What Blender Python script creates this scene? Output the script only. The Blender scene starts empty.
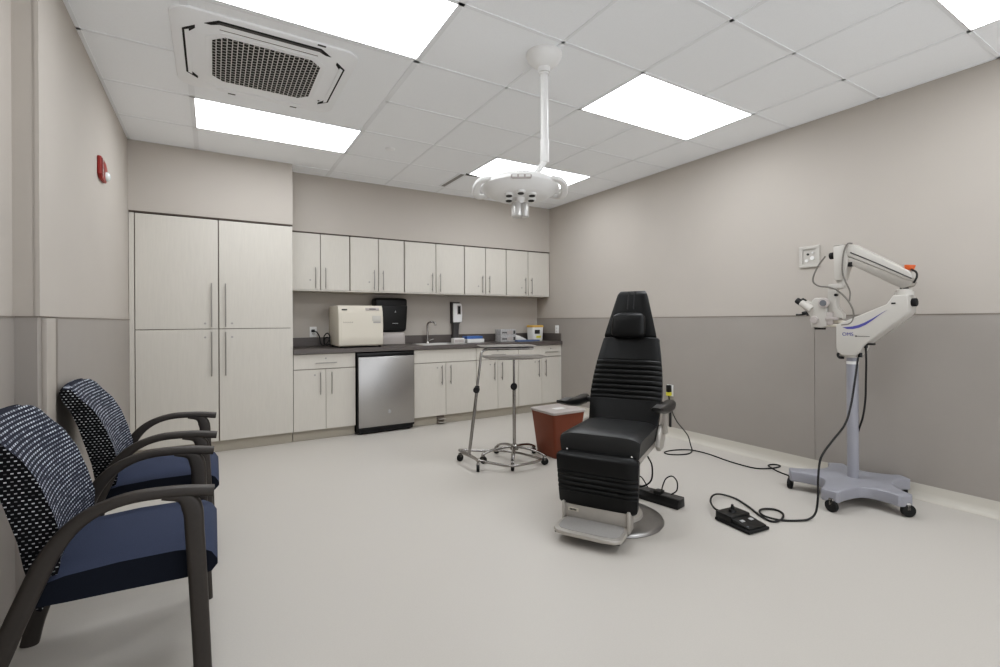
import bpy, bmesh, math, random
from mathutils import Vector, Matrix
C = bpy.context.scene.collection
R = math.radians
V = Vector
random.seed(4)

# ------------------------------------------------------------------ materials
def lin(c):
    return tuple(((x/255)/12.92 if x/255 <= .04045 else ((x/255+.055)/1.055)**2.4) for x in c)

def mat(name, rgb, rough=.5, metal=0.0, noise=0.0, scale=40.0, bump=0.0, stretch=(1,1,1), spec=.5, coat=0.0):
    m = bpy.data.materials.new(name); m.use_nodes = True
    nt = m.node_tree; b = nt.nodes['Principled BSDF']
    c = lin(rgb)
    b.inputs['Base Color'].default_value = (*c, 1)
    b.inputs['Roughness'].default_value = rough
    b.inputs['Metallic'].default_value = metal
    b.inputs['Specular IOR Level'].default_value = spec
    if coat: b.inputs['Coat Weight'].default_value = coat
    tc = nt.nodes.new('ShaderNodeTexCoord'); mp = nt.nodes.new('ShaderNodeMapping')
    mp.inputs['Scale'].default_value = stretch
    nt.links.new(tc.outputs['Object'], mp.inputs['Vector'])
    nz = nt.nodes.new('ShaderNodeTexNoise'); nz.inputs['Scale'].default_value = scale; nz.inputs['Detail'].default_value = 3
    nt.links.new(mp.outputs[0], nz.inputs['Vector'])
    rp = nt.nodes.new('ShaderNodeValToRGB')
    rp.color_ramp.elements[0].position = .3; rp.color_ramp.elements[1].position = .7
    rp.color_ramp.elements[0].color = (*[x*(1-noise) for x in c], 1)
    rp.color_ramp.elements[1].color = (*[min(1, x*(1+noise)) for x in c], 1)
    nt.links.new(nz.outputs['Fac'], rp.inputs[0]); nt.links.new(rp.outputs[0], b.inputs['Base Color'])
    if bump:
        bp = nt.nodes.new('ShaderNodeBump'); bp.inputs['Strength'].default_value = bump; bp.inputs['Distance'].default_value = .002
        nt.links.new(nz.outputs['Fac'], bp.inputs['Height']); nt.links.new(bp.outputs[0], b.inputs['Normal'])
    return m

def emis(name, rgb, strength):
    m = bpy.data.materials.new(name); m.use_nodes = True
    b = m.node_tree.nodes['Principled BSDF']
    b.inputs['Base Color'].default_value = (.8, .8, .8, 1)
    b.inputs['Emission Color'].default_value = (*lin(rgb), 1)
    b.inputs['Emission Strength'].default_value = strength
    return m

def brick_mat(name, c_brick, c_brick2, c_mortar, bw, rh, mortar, axes, rough=.8, offset=.5, hole=0.0):
    """woven / perforated pattern: rows of little dashes; axes = weights of (x,y,z) for the row direction"""
    m = bpy.data.materials.new(name); m.use_nodes = True
    nt = m.node_tree; b = nt.nodes['Principled BSDF']; b.inputs['Roughness'].default_value = rough
    b.inputs['Specular IOR Level'].default_value = .2
    tc = nt.nodes.new('ShaderNodeTexCoord'); sx = nt.nodes.new('ShaderNodeSeparateXYZ')
    nt.links.new(tc.outputs['Object'], sx.inputs[0])
    def dot(w):
        prev = None
        for k, wk in enumerate(w):
            if not wk: continue
            mu = nt.nodes.new('ShaderNodeMath'); mu.operation = 'MULTIPLY'; mu.inputs[1].default_value = wk
            nt.links.new(sx.outputs[k], mu.inputs[0])
            if prev is None: prev = mu
            else:
                ad = nt.nodes.new('ShaderNodeMath'); ad.operation = 'ADD'
                nt.links.new(prev.outputs[0], ad.inputs[0]); nt.links.new(mu.outputs[0], ad.inputs[1]); prev = ad
        return prev
    cb = nt.nodes.new('ShaderNodeCombineXYZ')
    nt.links.new(dot(axes[0]).outputs[0], cb.inputs[0]); nt.links.new(dot(axes[1]).outputs[0], cb.inputs[1])
    br = nt.nodes.new('ShaderNodeTexBrick')
    br.inputs['Scale'].default_value = 1; br.inputs['Brick Width'].default_value = bw; br.inputs['Row Height'].default_value = rh
    br.inputs['Mortar Size'].default_value = mortar; br.inputs['Mortar Smooth'].default_value = .05; br.offset = offset
    br.inputs['Color1'].default_value = (*lin(c_brick), 1); br.inputs['Color2'].default_value = (*lin(c_brick2), 1)
    br.inputs['Mortar'].default_value = (*lin(c_mortar), 1); br.inputs['Bias'].default_value = -.15
    nt.links.new(cb.outputs[0], br.inputs['Vector']); nt.links.new(br.outputs['Color'], b.inputs['Base Color'])
    return m

M = {}
M['wall'] = mat('wall_paint', (182,175,167), .85, noise=.012, scale=3)
M['wains'] = mat('wainscot_panel', (155,149,143), .6, noise=.015, scale=4)
M['wtrim'] = mat('wainscot_trim', (128,120,112), .6)
M['guard'] = mat('corner_guard', (166,159,151), .5)
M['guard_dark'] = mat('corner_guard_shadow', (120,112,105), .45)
M['floor'] = mat('floor_vinyl', (193,188,181), .42, noise=.022, scale=160, spec=.35)
M['base'] = mat('cove_base', (197,192,182), .5)
M['tile'] = mat('ceiling_tile', (248,250,252), .95, noise=.02, scale=220)
M['grid'] = mat('ceiling_grid', (238,240,242), .6)
M['lam'] = mat('cabinet_laminate', (203,198,189), .45, noise=.025, scale=14, stretch=(7,7,.5), spec=.35)
M['carc'] = mat('cabinet_edge', (128,119,111), .6)
M['toe'] = mat('toe_kick', (172,165,152), .6)
M['gap'] = mat('cabinet_shadow_gap', (84,76,70), .8)
M['counter'] = mat('countertop_laminate', (92,86,83), .45, noise=.06, scale=120)
M['steel'] = mat('brushed_steel', (176,174,172), .34, 1.0, noise=.05, scale=30, stretch=(30,30,1))
M['nickel'] = mat('satin_nickel', (165,162,158), .35, 1.0)
M['chrome'] = mat('chrome', (160,157,154), .2, 1.0)
M['traysteel'] = mat('tray_steel', (158,154,150), .35, 1.0)
M['alu'] = mat('cast_aluminium', (178,173,166), .4, .4, noise=.03, scale=30)
M['aludisc'] = mat('machined_disc', (150,148,146), .3, .85, noise=.03, scale=30)
M['greyrub'] = mat('grey_ribbed_rubber', (150,147,144), .6, noise=.05, scale=90)
M['ivory'] = mat('ivory_plastic', (205,198,184), .45)
M['white'] = mat('white_plastic', (230,229,227), .4)
M['ceilwhite'] = mat('white_ceiling_fitting', (244,245,246), .5)
M['seatvinyl'] = mat('black_vinyl_lit_seat', (42,42,42), .42, noise=.05, scale=300, bump=.12, spec=.35)  # black vinyl painted lighter for the light caught by the upward-facing seat
M['offwhite'] = mat('offwhite_enamel', (190,186,179), .35)
M['black'] = mat('black_plastic', (17,17,17), .38)
M['blackm'] = mat('black_matte', (20,19,19), .7)
M['dark'] = mat('dark_grey_plastic', (70,68,67), .5)
M['vinyl'] = mat('black_vinyl', (21,21,21), .42, noise=.05, scale=300, bump=.12, spec=.3)
M['seatblue'] = mat('navy_upholstery', (62,68,86), .9, noise=.10, scale=420, bump=.25, spec=.2)
M['seatside'] = mat('dark_navy_seat_side', (30,34,44), .9, noise=.10, scale=420, bump=.2, spec=.15)
M['framew'] = mat('espresso_frame', (54,49,45), .5, noise=.05, scale=60)
M['bluegrey'] = mat('bluegrey_enamel', (148,148,155), .42)
M['rust'] = mat('red_brown_bin', (116,60,38), .45, noise=.03, scale=20)
M['lidgrey'] = mat('translucent_grey_lid', (176,168,164), .35)
M['red'] = mat('alarm_red', (150,44,38), .4)
M['paper'] = mat('white_paper', (222,221,218), .7)
M['blue'] = mat('blue_board', (70,104,165), .5)
M['steelblue'] = mat('blue_grey_wrap', (96,112,145), .6)
M['boxgrey'] = mat('printed_carton', (176,174,174), .6, noise=.22, scale=55)
M['yellow'] = mat('yellow_lid', (214,172,88), .45)
M['tag'] = mat('yellow_tag', (214,205,70), .5)
M['orange'] = mat('orange_knob', (214,98,50), .4)
M['purple'] = mat('violet_band', (82,80,150), .5)
M['inkblue'] = mat('blue_lettering', (62,66,140), .5)
M['ink'] = mat('dark_lettering', (48,46,45), .6)
M['inklight'] = mat('faded_lettering', (160,154,142), .6)
M['silverink'] = mat('silver_lettering', (170,170,170), .4)
M['lens'] = mat('clear_lens', (225,232,230), .1, coat=1.0)
M['lampglass'] = mat('grey_lens', (110,112,116), .2)
M['satin'] = mat('satin_sleeve', (205,203,200), .3, .5)
M['rubber'] = mat('cable_rubber', (24,23,23), .55)
M['greycable'] = mat('grey_cable', (112,108,102), .45)
M['light'] = emis('diffuser_glow', (246,250,254), 9.2)
M['weave'] = brick_mat('dash_weave', (196,202,212), (44,48,64), (34,37,50), .022, .0125, .0040, ((1,1,0),(0,0,1)))
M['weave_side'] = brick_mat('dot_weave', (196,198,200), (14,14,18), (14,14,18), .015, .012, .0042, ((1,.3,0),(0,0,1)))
M['grille'] = brick_mat('perforated_grille', (30,29,28), (34,33,32), (206,205,203), .034, .0265, .0026, ((0,1,0),(1,0,0)), .5)

# ------------------------------------------------------------------ mesh builder
class MB:
    def __init__(s): s.bm = bmesh.new()
    def _add(s, b2, mtx=None):
        if mtx is not None: b2.transform(mtx)
        me = bpy.data.meshes.new('t'); b2.to_mesh(me); b2.free(); s.bm.from_mesh(me); bpy.data.meshes.remove(me)
        return s
    def box(s, c, d, bev=0, seg=2, rot=None):
        b = bmesh.new(); bmesh.ops.create_cube(b, size=1)
        bmesh.ops.scale(b, vec=d, verts=b.verts)
        if bev: bmesh.ops.bevel(b, geom=b.edges[:], offset=min(bev, min(d)*.49), segments=seg, profile=.5, affect='EDGES')
        m = Matrix.Translation(c)
        if rot is not None: m = m @ rot
        return s._add(b, m)
    def bx(s, x0, x1, y0, y1, z0, z1, bev=0, seg=2):
        return s.box(((x0+x1)/2, (y0+y1)/2, (z0+z1)/2), (abs(x1-x0), abs(y1-y0), abs(z1-z0)), bev, seg)
    def cyl(s, p0, p1, r0, r1=None, n=20, bev=0):
        p0, p1 = V(p0), V(p1); r1 = r0 if r1 is None else r1
        b = bmesh.new(); L = (p1-p0).length
        bmesh.ops.create_cone(b, cap_ends=True, segments=n, radius1=r0, radius2=r1, depth=L)
        if bev:
            ed = [e for e in b.edges if abs(e.verts[0].co.z-e.verts[1].co.z) < 1e-6]
            bmesh.ops.bevel(b, geom=ed, offset=bev, segments=2, profile=.5, affect='EDGES')
        q = V((0,0,1)).rotation_difference((p1-p0).normalized()).to_matrix().to_4x4()
        return s._add(b, Matrix.Translation((p0+p1)/2) @ q)
    def sph(s, c, r, sc=(1,1,1), n=16):
        b = bmesh.new(); bmesh.ops.create_uvsphere(b, u_segments=n, v_segments=max(8, n//2), radius=r)
        return s._add(b, Matrix.Translation(c) @ Matrix.Diagonal((*sc, 1)))
    def lathe(s, prof, c=(0,0,0), n=40, mtx=None):
        b = bmesh.new(); rings = []
        for r, z in prof:
            rings.append([b.verts.new((max(r,1e-5)*math.cos(2*math.pi*k/n), max(r,1e-5)*math.sin(2*math.pi*k/n), z)) for k in range(n)])
        for a, d in zip(rings, rings[1:]):
            for k in range(n): b.faces.new((a[k], a[(k+1)%n], d[(k+1)%n], d[k]))
        b.faces.new(rings[0][::-1]); b.faces.new(rings[-1])
        bmesh.ops.recalc_face_normals(b, faces=b.faces)
        m = Matrix.Translation(c)
        if mtx is not None: m = m @ mtx
        return s._add(b, m)
    def prism(s, pts, ext, bev=0, seg=2):
        b = bmesh.new(); e = V(ext); lo = [b.verts.new(V(p)) for p in pts]; hi = [b.verts.new(V(p)+e) for p in pts]
        n = len(pts); b.faces.new(lo); b.faces.new(hi[::-1])
        for k in range(n): b.faces.new((lo[k], hi[k], hi[(k+1)%n], lo[(k+1)%n]))
        bmesh.ops.recalc_face_normals(b, faces=b.faces)
        if bev:
            hs = set(hi); ls = set(lo)
            ed = [q for q in b.edges if (q.verts[0] in hs and q.verts[1] in hs) or (q.verts[0] in ls and q.verts[1] in ls)]
            bmesh.ops.bevel(b, geom=ed, offset=bev, segments=seg, profile=.5, affect='EDGES')
        return s._add(b)
    def loft(s, rings, closed=True, caps=True):
        b = bmesh.new(); vr = [[b.verts.new(V(p)) for p in r] for r in rings]; n = len(rings[0])
        for a, d in zip(vr, vr[1:]):
            for k in range(n if closed else n-1): b.faces.new((a[k], a[(k+1)%n], d[(k+1)%n], d[k]))
        if caps: b.faces.new(vr[0][::-1]); b.faces.new(vr[-1])
        bmesh.ops.recalc_face_normals(b, faces=b.faces)
        return s._add(b)
    def tube(s, pts, r, n=8, sub=6, closed=False, flat=None, side=None):
        """swept tube; flat=(a,b) gives a rounded rectangle a wide along `side`, b thick"""
        P = [V(p) for p in pts]
        if sub > 1: P = spline(P, sub, closed)
        m = len(P); rings = []; prev = None
        for i, p in enumerate(P):
            if closed: t = P[(i+1)%m]-P[i-1]
            else: t = P[min(i+1, m-1)]-P[max(i-1, 0)]
            t = t.normalized() if t.length > 1e-9 else V((0,0,1))
            if side is not None: u = (V(side)-t*V(side).dot(t)).normalized()
            elif prev is None:
                u = t.orthogonal().normalized()
            else:
                u = prev-t*prev.dot(t); u = u.normalized() if u.length > 1e-6 else t.orthogonal().normalized()
            prev = u; w = t.cross(u)
            rr = r(i/(m-1)) if callable(r) else r
            if flat:
                fl = flat(i/(m-1)) if callable(flat) else flat
                rings.append([p+u*x+w*y for x, y in rrect(fl[0], fl[1], min(fl)*.35)])
            else:
                rings.append([p+u*rr*math.cos(2*math.pi*k/n)+w*rr*math.sin(2*math.pi*k/n) for k in range(n)])
        if closed: rings.append(rings[0]); return s.loft(rings, True, False)
        return s.loft(rings)
    def build(s, name, m, parent=None, angle=38, loc=None, smooth=True):
        me = bpy.data.meshes.new(name)
        bmesh.ops.remove_doubles(s.bm, verts=s.bm.verts, dist=1e-6)
        s.bm.to_mesh(me); s.bm.free()
        if smooth:
            me.polygons.foreach_set('use_smooth', [True]*len(me.polygons)); me.set_sharp_from_angle(angle=R(angle))
        me.materials.append(M[m] if isinstance(m, str) else m)
        o = bpy.data.objects.new(name, me); C.objects.link(o)
        if parent is not None: o.parent = parent
        if loc is not None: o.location = loc
        return o

def spline(P, sub, closed=False):
    out = []; n = len(P)
    for i in range(n if closed else n-1):
        p0 = P[i-1] if (closed or i > 0) else P[0]*2-P[1]
        p1 = P[i]; p2 = P[(i+1)%n]
        p3 = P[(i+2)%n] if (closed or i+2 < n) else P[-1]*2-P[-2]
        for k in range(sub):
            t = k/sub
            out.append(.5*((2*p1)+(p2-p0)*t+(2*p0-5*p1+4*p2-p3)*t*t+(3*p1-p0-3*p2+p3)*t**3))
    if not closed: out.append(P[-1])
    return out

def rrect(w, h, r, k=4):
    pts = []
    for cx, cy, a0 in ((w/2-r, h/2-r, 0), (-w/2+r, h/2-r, 90), (-w/2+r, -h/2+r, 180), (w/2-r, -h/2+r, 270)):
        for i in range(k+1):
            a = R(a0+90*i/k); pts.append((cx+r*math.cos(a), cy+r*math.sin(a)))
    return pts

def text_mesh(body, size, mtx, extrude=.0004):
    cu = bpy.data.curves.new('lettering', 'FONT'); cu.body = body; cu.size = size; cu.extrude = extrude
    cu.align_x = 'CENTER'; cu.align_y = 'CENTER'
    o = bpy.data.objects.new('lettering', cu); C.objects.link(o)
    me = bpy.data.meshes.new_from_object(o.evaluated_get(bpy.context.evaluated_depsgraph_get()))
    bpy.data.objects.remove(o); bpy.data.curves.remove(cu)
    me.transform(mtx); return me
def lettering(body, size, mtx, m, parent, name='lettering'):
    me = text_mesh(body, size, mtx); me.materials.append(M[m])
    o = bpy.data.objects.new(name, me); C.objects.link(o); o.parent = parent; return o

def tag(o, label, cat, group=None, kind=None):
    o['label'] = label; o['category'] = cat
    if group: o['group'] = group
    if kind: o['kind'] = kind
    return o
def thing(name, label, cat, loc=(0,0,0), rz=0, group=None):
    o = bpy.data.objects.new(name, None); o.empty_display_size = .1; C.objects.link(o)
    o.location = loc; o.rotation_euler = (0,0,rz)
    return tag(o, label, cat, group)
def struct(name, mb, m):
    o = mb.build(name, m); o['kind'] = 'structure'; return o
def copy_tree(o, parent=None):
    c = o.copy(); C.objects.link(c)
    if parent is not None: c.parent = parent
    for ch in list(o.children): copy_tree(ch, c)
    return c

# ------------------------------------------------------------------ room measures (metres, camera stands at x=y=0)
XL, XL2, XR = -.621, -.69, 4.088
YJ, YB, YN = 2.65, 5.72, -1.6
ZC, ZW = 2.793, 1.238
YF = 5.149            # front plane of tall and base cabinets
YU = 5.41             # front plane of wall cabinets

struct('floor', MB().bx(XL2-.1, XR+.1, YN, YB+.1, -.08, 0), 'floor')
struct('wall_left', MB().bx(XL-.15, XL, YJ, YB+.1, 0, ZC).bx(XL2-.08, XL2, YN, YJ, 0, ZC).bx(XL-.01, XL+.012, YJ, 2.93, ZW+.006, ZC), 'wall')
struct('wall_right', MB().bx(XR, XR+.1, YN, YB+.1, 0, ZC), 'wall')
struct('wall_back', MB().bx(XL, XR, YB, YB+.1, 0, ZC), 'wall')
# wainscot panels
struct('trim_1', MB().bx(XR-.005, XR, YN, 1.9435, .09, ZW).bx(XR-.005, XR, 1.9475, YB-.001, .09, ZW), 'wains')
struct('trim_2', MB().bx(XR-.008, XR, YN, YB-.001, ZW, ZW+.006), 'wtrim')
struct('trim_3', MB().bx(XL, XL+.005, YJ, YF, .09, ZW).bx(XL2, XL2+.005, YN, YJ, .09, ZW).bx(XL2+.005, XL+.005, YJ-.005, YJ, .09, ZW), 'wains')
struct('trim_4', MB().bx(XL, XL+.008, YJ, YF, ZW, ZW+.006).bx(XL2, XL2+.008, YN, YJ, ZW, ZW+.006).bx(XL2, XL+.008, YJ-.008, YJ, ZW, ZW+.006), 'wtrim')
struct('trim_5', MB().bx(XL+.004, XL+.022, 2.70, 2.835, .09, ZW-.002, .003), 'guard')
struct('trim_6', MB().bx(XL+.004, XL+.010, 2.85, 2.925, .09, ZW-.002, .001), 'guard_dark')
# coved base: curved section swept along each wall
def cove(xw, sgn, y0, y1):
    pr = [(0, .098), (.006, .098), (.008, .05), (.014, .02), (.03, .006), (.055, .0015), (.055, 0), (0, 0)]
    return MB().prism([(xw+sgn*a, y0, z) for a, z in pr], (0, y1-y0, 0))
struct('baseboard_right', cove(XR, -1, YN, YF-.02), 'base')
struct('baseboard_left', MB().bx(XL, XL+.009, YJ, YF, 0, .098), 'base')
# bulkheads above the cabinets
struct('trim_7', MB().bx(XL, .686, YF-.012, YB, 2.184, ZC), 'wall')
struct('trim_8', MB().bx(.686, XR, YU-.002, YB, 2.176, ZC), 'wall')

# ceiling: tiles with a lay-in grid
struct('ceiling', MB().bx(XL2-.08, XR+.1, YN, YB+.1, ZC, ZC+.08), 'tile')
Y0, TS = 2.1233, .6096
L0, L1, L2, L3 = -.118, 1.066, 2.349, 3.567
g = MB(); zb0, zb1 = ZC-.0035, ZC+.001
LT = [(L0, L1, 0), (L0, L1, 3), (L2, L3, 0), (L2, L3, 3), (L2, L3, -3)]
def barx(x0, x1, y, w=.022): g.bx(x0, x1, y-w/2, y+w/2, zb0, zb1)
def bary(x, y0, y1, w=.022): g.bx(x-w/2, x+w/2, y0, y1, zb0, zb1)
for j in range(-6, 6):
    y = Y0+TS*j
    barx(XL, L0, y)
    if j != 2: barx(L0, L1, y)
    barx(L1, XR, y)
    if j == 5: continue
for x, w in ((L0, .036), (L1, .036), (L2, .024), (L3, .026)): bary(x, YN, YF-.012 if x < .68 else YU, w)
xm1, xm2 = (L1+L2)/2, (L2+L3)/2
bary(xm1, YN, YU, .018)
for j in range(-6, 6):
    if j in (0, 3, -3): continue
    bary(xm2, Y0+TS*j, min(Y0+TS*(j+1), YU), .018)
# wall angle
for a in ((XL, XL+.02, YJ, YF), (XR-.02, XR, YN, YU)): g.bx(*a, zb0, zb1)
g.bx(.686, XR, YU-.022, YU-.002, zb0, zb1); g.bx(XL, .686, YF-.034, YF-.012, zb0, zb1)
struct('trim_9', g, 'grid')

# ------------------------------------------------------------------ ceiling lights
def ceiling_light(label, x0, x1, j):
    y0, y1 = Y0+TS*j+.004, Y0+TS*(j+1)-(.028 if (j == 0 and x0 < 0) else .006)
    cx, cy, w, d = (x0+x1)/2, (y0+y1)/2, x1-x0-.02, y1-y0
    t = thing('ceiling_light', label, 'ceiling light', (cx, cy, ZC), 0, 'flat panel lights in the ceiling grid')
    fr = MB(); q = .005
    for s in (-1, 1):
        fr.bx(-w/2, w/2, s*d/2-(q if s > 0 else 0), s*d/2+(0 if s > 0 else q), -.006, .002)
        fr.bx(s*w/2-(q if s > 0 else 0), s*w/2+(0 if s > 0 else q), -d/2+q, d/2-q, -.006, .002)
    fr.build('frame', 'white', t)
    MB().bx(-w/2+q, w/2-q, -d/2+q, d/2-q, -.004, .001).build('diffuser', 'light', t)
    return t
ceiling_light('large bright panel light cut off by the top edge, in front of the air conditioner', L0, L1, 0)
ceiling_light('bright panel light between the air conditioner and the tall cabinet bulkhead', L0, L1, 3)
ceiling_light('bright panel light to the right of the surgical lamp pole', L2, L3, 0)
ceiling_light('far panel light partly hidden behind the surgical lamp head', L2, L3, 3)
ceiling_light('bright panel light in the top right corner near the right wall', L2, L3, -3)

# ------------------------------------------------------------------ ceiling cassette air conditioner
ac = thing('air_conditioner', 'white square ceiling cassette air conditioner with dark perforated grille', 'air conditioner', (.287, 3.288, ZC+.010))
def chamf(a, b, c, z): return [(a-c, b, z), (a, b-c, z), (a, -b+c, z), (a-c, -b, z), (-a+c, -b, z), (-a, -b+c, z), (-a, b-c, z), (-a+c, b, z)]
MB().prism([(x, y, 0) for x, y in rrect(.95, .93, .10, 6)], (0, 0, -.022), .008).build('panel', 'ceilwhite', ac)
MB().prism(chamf(.315, .31, .075, -.0225), (0, 0, -.004)).build('grille_frame', 'ceilwhite', ac)
MB().prism(chamf(.284, .275, .06, -.0266), (0, 0, -.003)).build('grille', 'grille', ac)
for k in range(4):
    m = Matrix.Rotation(R(90*k), 4, 'Z'); sl = MB(); L = .27
    sl.prism([m @ V(p) for p in [(-L-.05, .362, -.0223), (-L+.015, .422, -.0223), (L-.015, .422, -.0223), (L+.05, .362, -.0223), (L+.02, .362, -.0223), (L-.03, .392, -.0223), (-L+.03, .392, -.0223), (-L-.02, .362, -.0223)]], (0, 0, -.002))
    so = sl.build('air_slot', 'ceilwhite' if k == 0 else 'blackm', ac)
    MB().prism([m @ V(p) for p in [(-L+.005, .391, -.0232), (-L+.02, .411, -.0232), (L-.02, .411, -.0232), (L-.005, .391, -.0232)]], (0, 0, -.004)).build('louver', 'ceilwhite' if k != 2 else 'dark', so)
lr = MB().bx(-.25, .25, -.337, -.333, -.024, -.0222).build('panel_groove', 'carc', ac)
for x, y in ((-.17, .458), (.22, .458), (.25, -.455)):
    MB().bx(x-.022, x+.022, y-.006, y+.006, -.0245, -.021).build('panel_clip', 'dark', ac)
MB().cyl((.36, .26, -.021), (.36, .26, -.025), .007).build('indicator', 'dark', ac)

o = MB().lathe([(.0, -.006), (.03, -.006), (.042, -.003), (.044, 0), (0, 0)]).build('sprinkler_cover', 'ceilwhite', loc=(1.396, 4.252, ZC))
tag(o, 'small round white sprinkler cover plate flush in a ceiling tile', 'sprinkler')
sv = thing('air_diffuser', 'narrow grey slot air diffuser in ceiling beside the far panel light', 'air vent', (2.30, 4.83, ZC))
MB().bx(-.04, .04, -.27, .27, -.008, .001).build('frame', 'grid', sv)
MB().bx(-.022, .022, -.26, .26, -.010, -.002).build('slot', mat('slot_grey', (140,138,136), .5), sv)
MB().bx(.03, .16, -.29, -.25, -.010, .001).build('damper', 'black', sv)

# ------------------------------------------------------------------ surgical lamp
sl = thing('surgical_lamp', 'white ceiling mounted surgical lamp with flat round head and loop handles', 'surgical lamp', (1.687, 2.276, ZC))
MB().lathe([(.0, 0), (.104, 0), (.106, -.012), (.103, -.022), (.088, -.05), (.058, -.074), (.036, -.084), (.034, -.112), (0, -.112)]).build('canopy', 'white', sl)
pl = MB().cyl((0, 0, -.10), (0, 0, -.64), .0225, n=24).cyl((0, 0, -.115), (0, 0, -.125), .03)
pl.build('pole', 'white', sl)
MB().cyl((0, 0, -.51), (0, 0, -.645), .026, n=24, bev=.004).cyl((.0, -.028, -.53), (0, -.02, -.53), .005).cyl((.0, -.028, -.60), (0, -.02, -.60), .005).build('collar', 'white', sl)
hx, hy, hz = -.165, .017, -.822
MB().tube([(0, 0, -.635), (-.03, -.003, -.675), (-.075, .006, -.735), (-.11, .012, -.785)], .017, 12, 5).build('arm', 'white', sl)
hm = Matrix.Translation((hx, hy, hz)) @ Matrix.Rotation(R(-31), 4, 'Z') @ Matrix.Rotation(R(-7), 4, 'X')
hd = MB()
# shallow dished head, wider than deep, with two round ears that carry the handles
prof = [(.0, .060), (.13, .057), (.180, .046), (.203, .024), (.206, .004), (.196, -.010), (.172, -.026), (.150, -.040), (.135, -.047), (.10, -.050), (0, -.051)]
hd.lathe(prof, n=48, mtx=Matrix.Diagonal((1.10, .86, 1, 1)))
hd.bm.transform(hm); head = hd.build('lamp_head', 'white', sl)
for s in (-1, 1):
    h = MB(); h.tube([(s*.17, -.10, .025), (s*.222, -.095, .012), (s*.250, -.05, -.008), (s*.252, .02, -.022), (s*.232, .08, -.012), (s*.18, .11, .01)], .013, 10, 6, flat=(.026, .04), side=(0, 0, 1))
    h.bm.transform(hm); h.build('handle_bar', 'white', head)
p = MB().prism([(x*1, -.164, .006+y) for x, y in rrect(.115, .024, .0115)], (0, -.018, -.003)); p.bm.transform(hm); pan = p.build('control_panel', 'lidgrey', head)
p = MB()
for k in (-1, 0, 1): p.box((k*.036, -.1825, .0045), (.026, .003, .013), .001)
p.bm.transform(hm); p.build('button', 'white', pan)
for k in range(6):
    a = R(60*k+30); x, y = .075*math.cos(a), -.02+.075*math.sin(a)
    p = MB().lathe([(0, -.061), (.018, -.061), (.026, -.057), (.028, -.047), (0, -.047)], (x, y, 0), 20); p.bm.transform(hm); l = p.build('bulb_socket', 'white', head)
    p = MB().lathe([(0, -.0630), (.0175, -.0630), (.019, -.060), (0, -.060)], (x, y, 0), 16); p.bm.transform(hm); p.build('lens', 'ink', l)
p = MB().cyl((0, 0, -.045), (0, 0, -.085), .028, .022); p.bm.transform(hm); p.build('handle_socket', 'white', sl)
p = MB().lathe([(0, -.165), (.026, -.165), (.031, -.16), (.032, -.09), (.026, -.078), (0, -.078)], (-.02, 0, 0), 24).lathe([(0, -.165), (.020, -.165), (.024, -.16), (.025, -.10), (.02, -.085), (0, -.085)], (.026, .0, 0), 24)
p.bm.transform(hm); p.build('grip', 'satin', sl)

# ------------------------------------------------------------------ cabinets
def bar_handle(x, y, z0, z1, parent, horiz=False):
    h = MB(); o_ = -.028
    if horiz:
        h.cyl((z0, y+o_, x), (z1, y+o_, x), .0055, n=10)
        for q in (z0+.03, z1-.03): h.cyl((q, y+o_, x), (q, y, x), .0045, n=8)
    else:
        h.cyl((x, y+o_, z0), (x, y+o_, z1), .0055, n=10)
        for q in (z0+.03, z1-.03): h.cyl((x, y+o_, q), (x, y, q), .0045, n=8)
    return h.build('handle', 'nickel', parent)
def lock(x, y, z, parent): return MB().cyl((x, y-.003, z), (x, y, z), .0095, n=14).build('lock', 'nickel', parent)
def door(x0, x1, yf, z0, z1, parent, name='door'):
    return MB().bx(x0, x1, yf, yf+.019, z0, z1, .0015, 1).build(name, 'lam', parent)
DT = .02; G = .0025

tc = thing('tall_cabinet', 'tall pale laminate storage cabinet with four doors in the left corner', 'cabinet', (0, 0, 0))
MB().bx(XL+.004, .682, YF+DT, YB-.003, .105, 2.168).build('carcass', 'carc', tc)
MB().bx(XL+.003, -.582, YF+.002, YF+DT, .105, 2.168).build('filler_panel', 'lam', tc)
MB().bx(.664, .683, YF+.001, YB-.004, .105, 2.168).build('side_panel', 'lam', tc)
MB().bx(XL+.004, .68, YF+.045, YF+.065, .001, .105).build('toe_kick', 'toe', tc)
MB().bx(XL+.004, .684, YF-.006, YF+.3, 2.170, 2.183).build('top_gap_strip', 'gap', tc)
for x0, x1, hxx, lx in ((-.578, .043, -.011, -.063), (.048, .681, .101, .153)):
    d = door(x0+G, x1-G, YF, 1.155, 2.165, tc); bar_handle(hxx, YF, 1.170, 1.575, d); lock(lx, YF, 1.203, d)
    d = door(x0+G, x1-G, YF, .108, 1.149, tc); bar_handle(hxx, YF, .717, 1.123, d); lock(lx, YF, 1.075, d)

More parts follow.
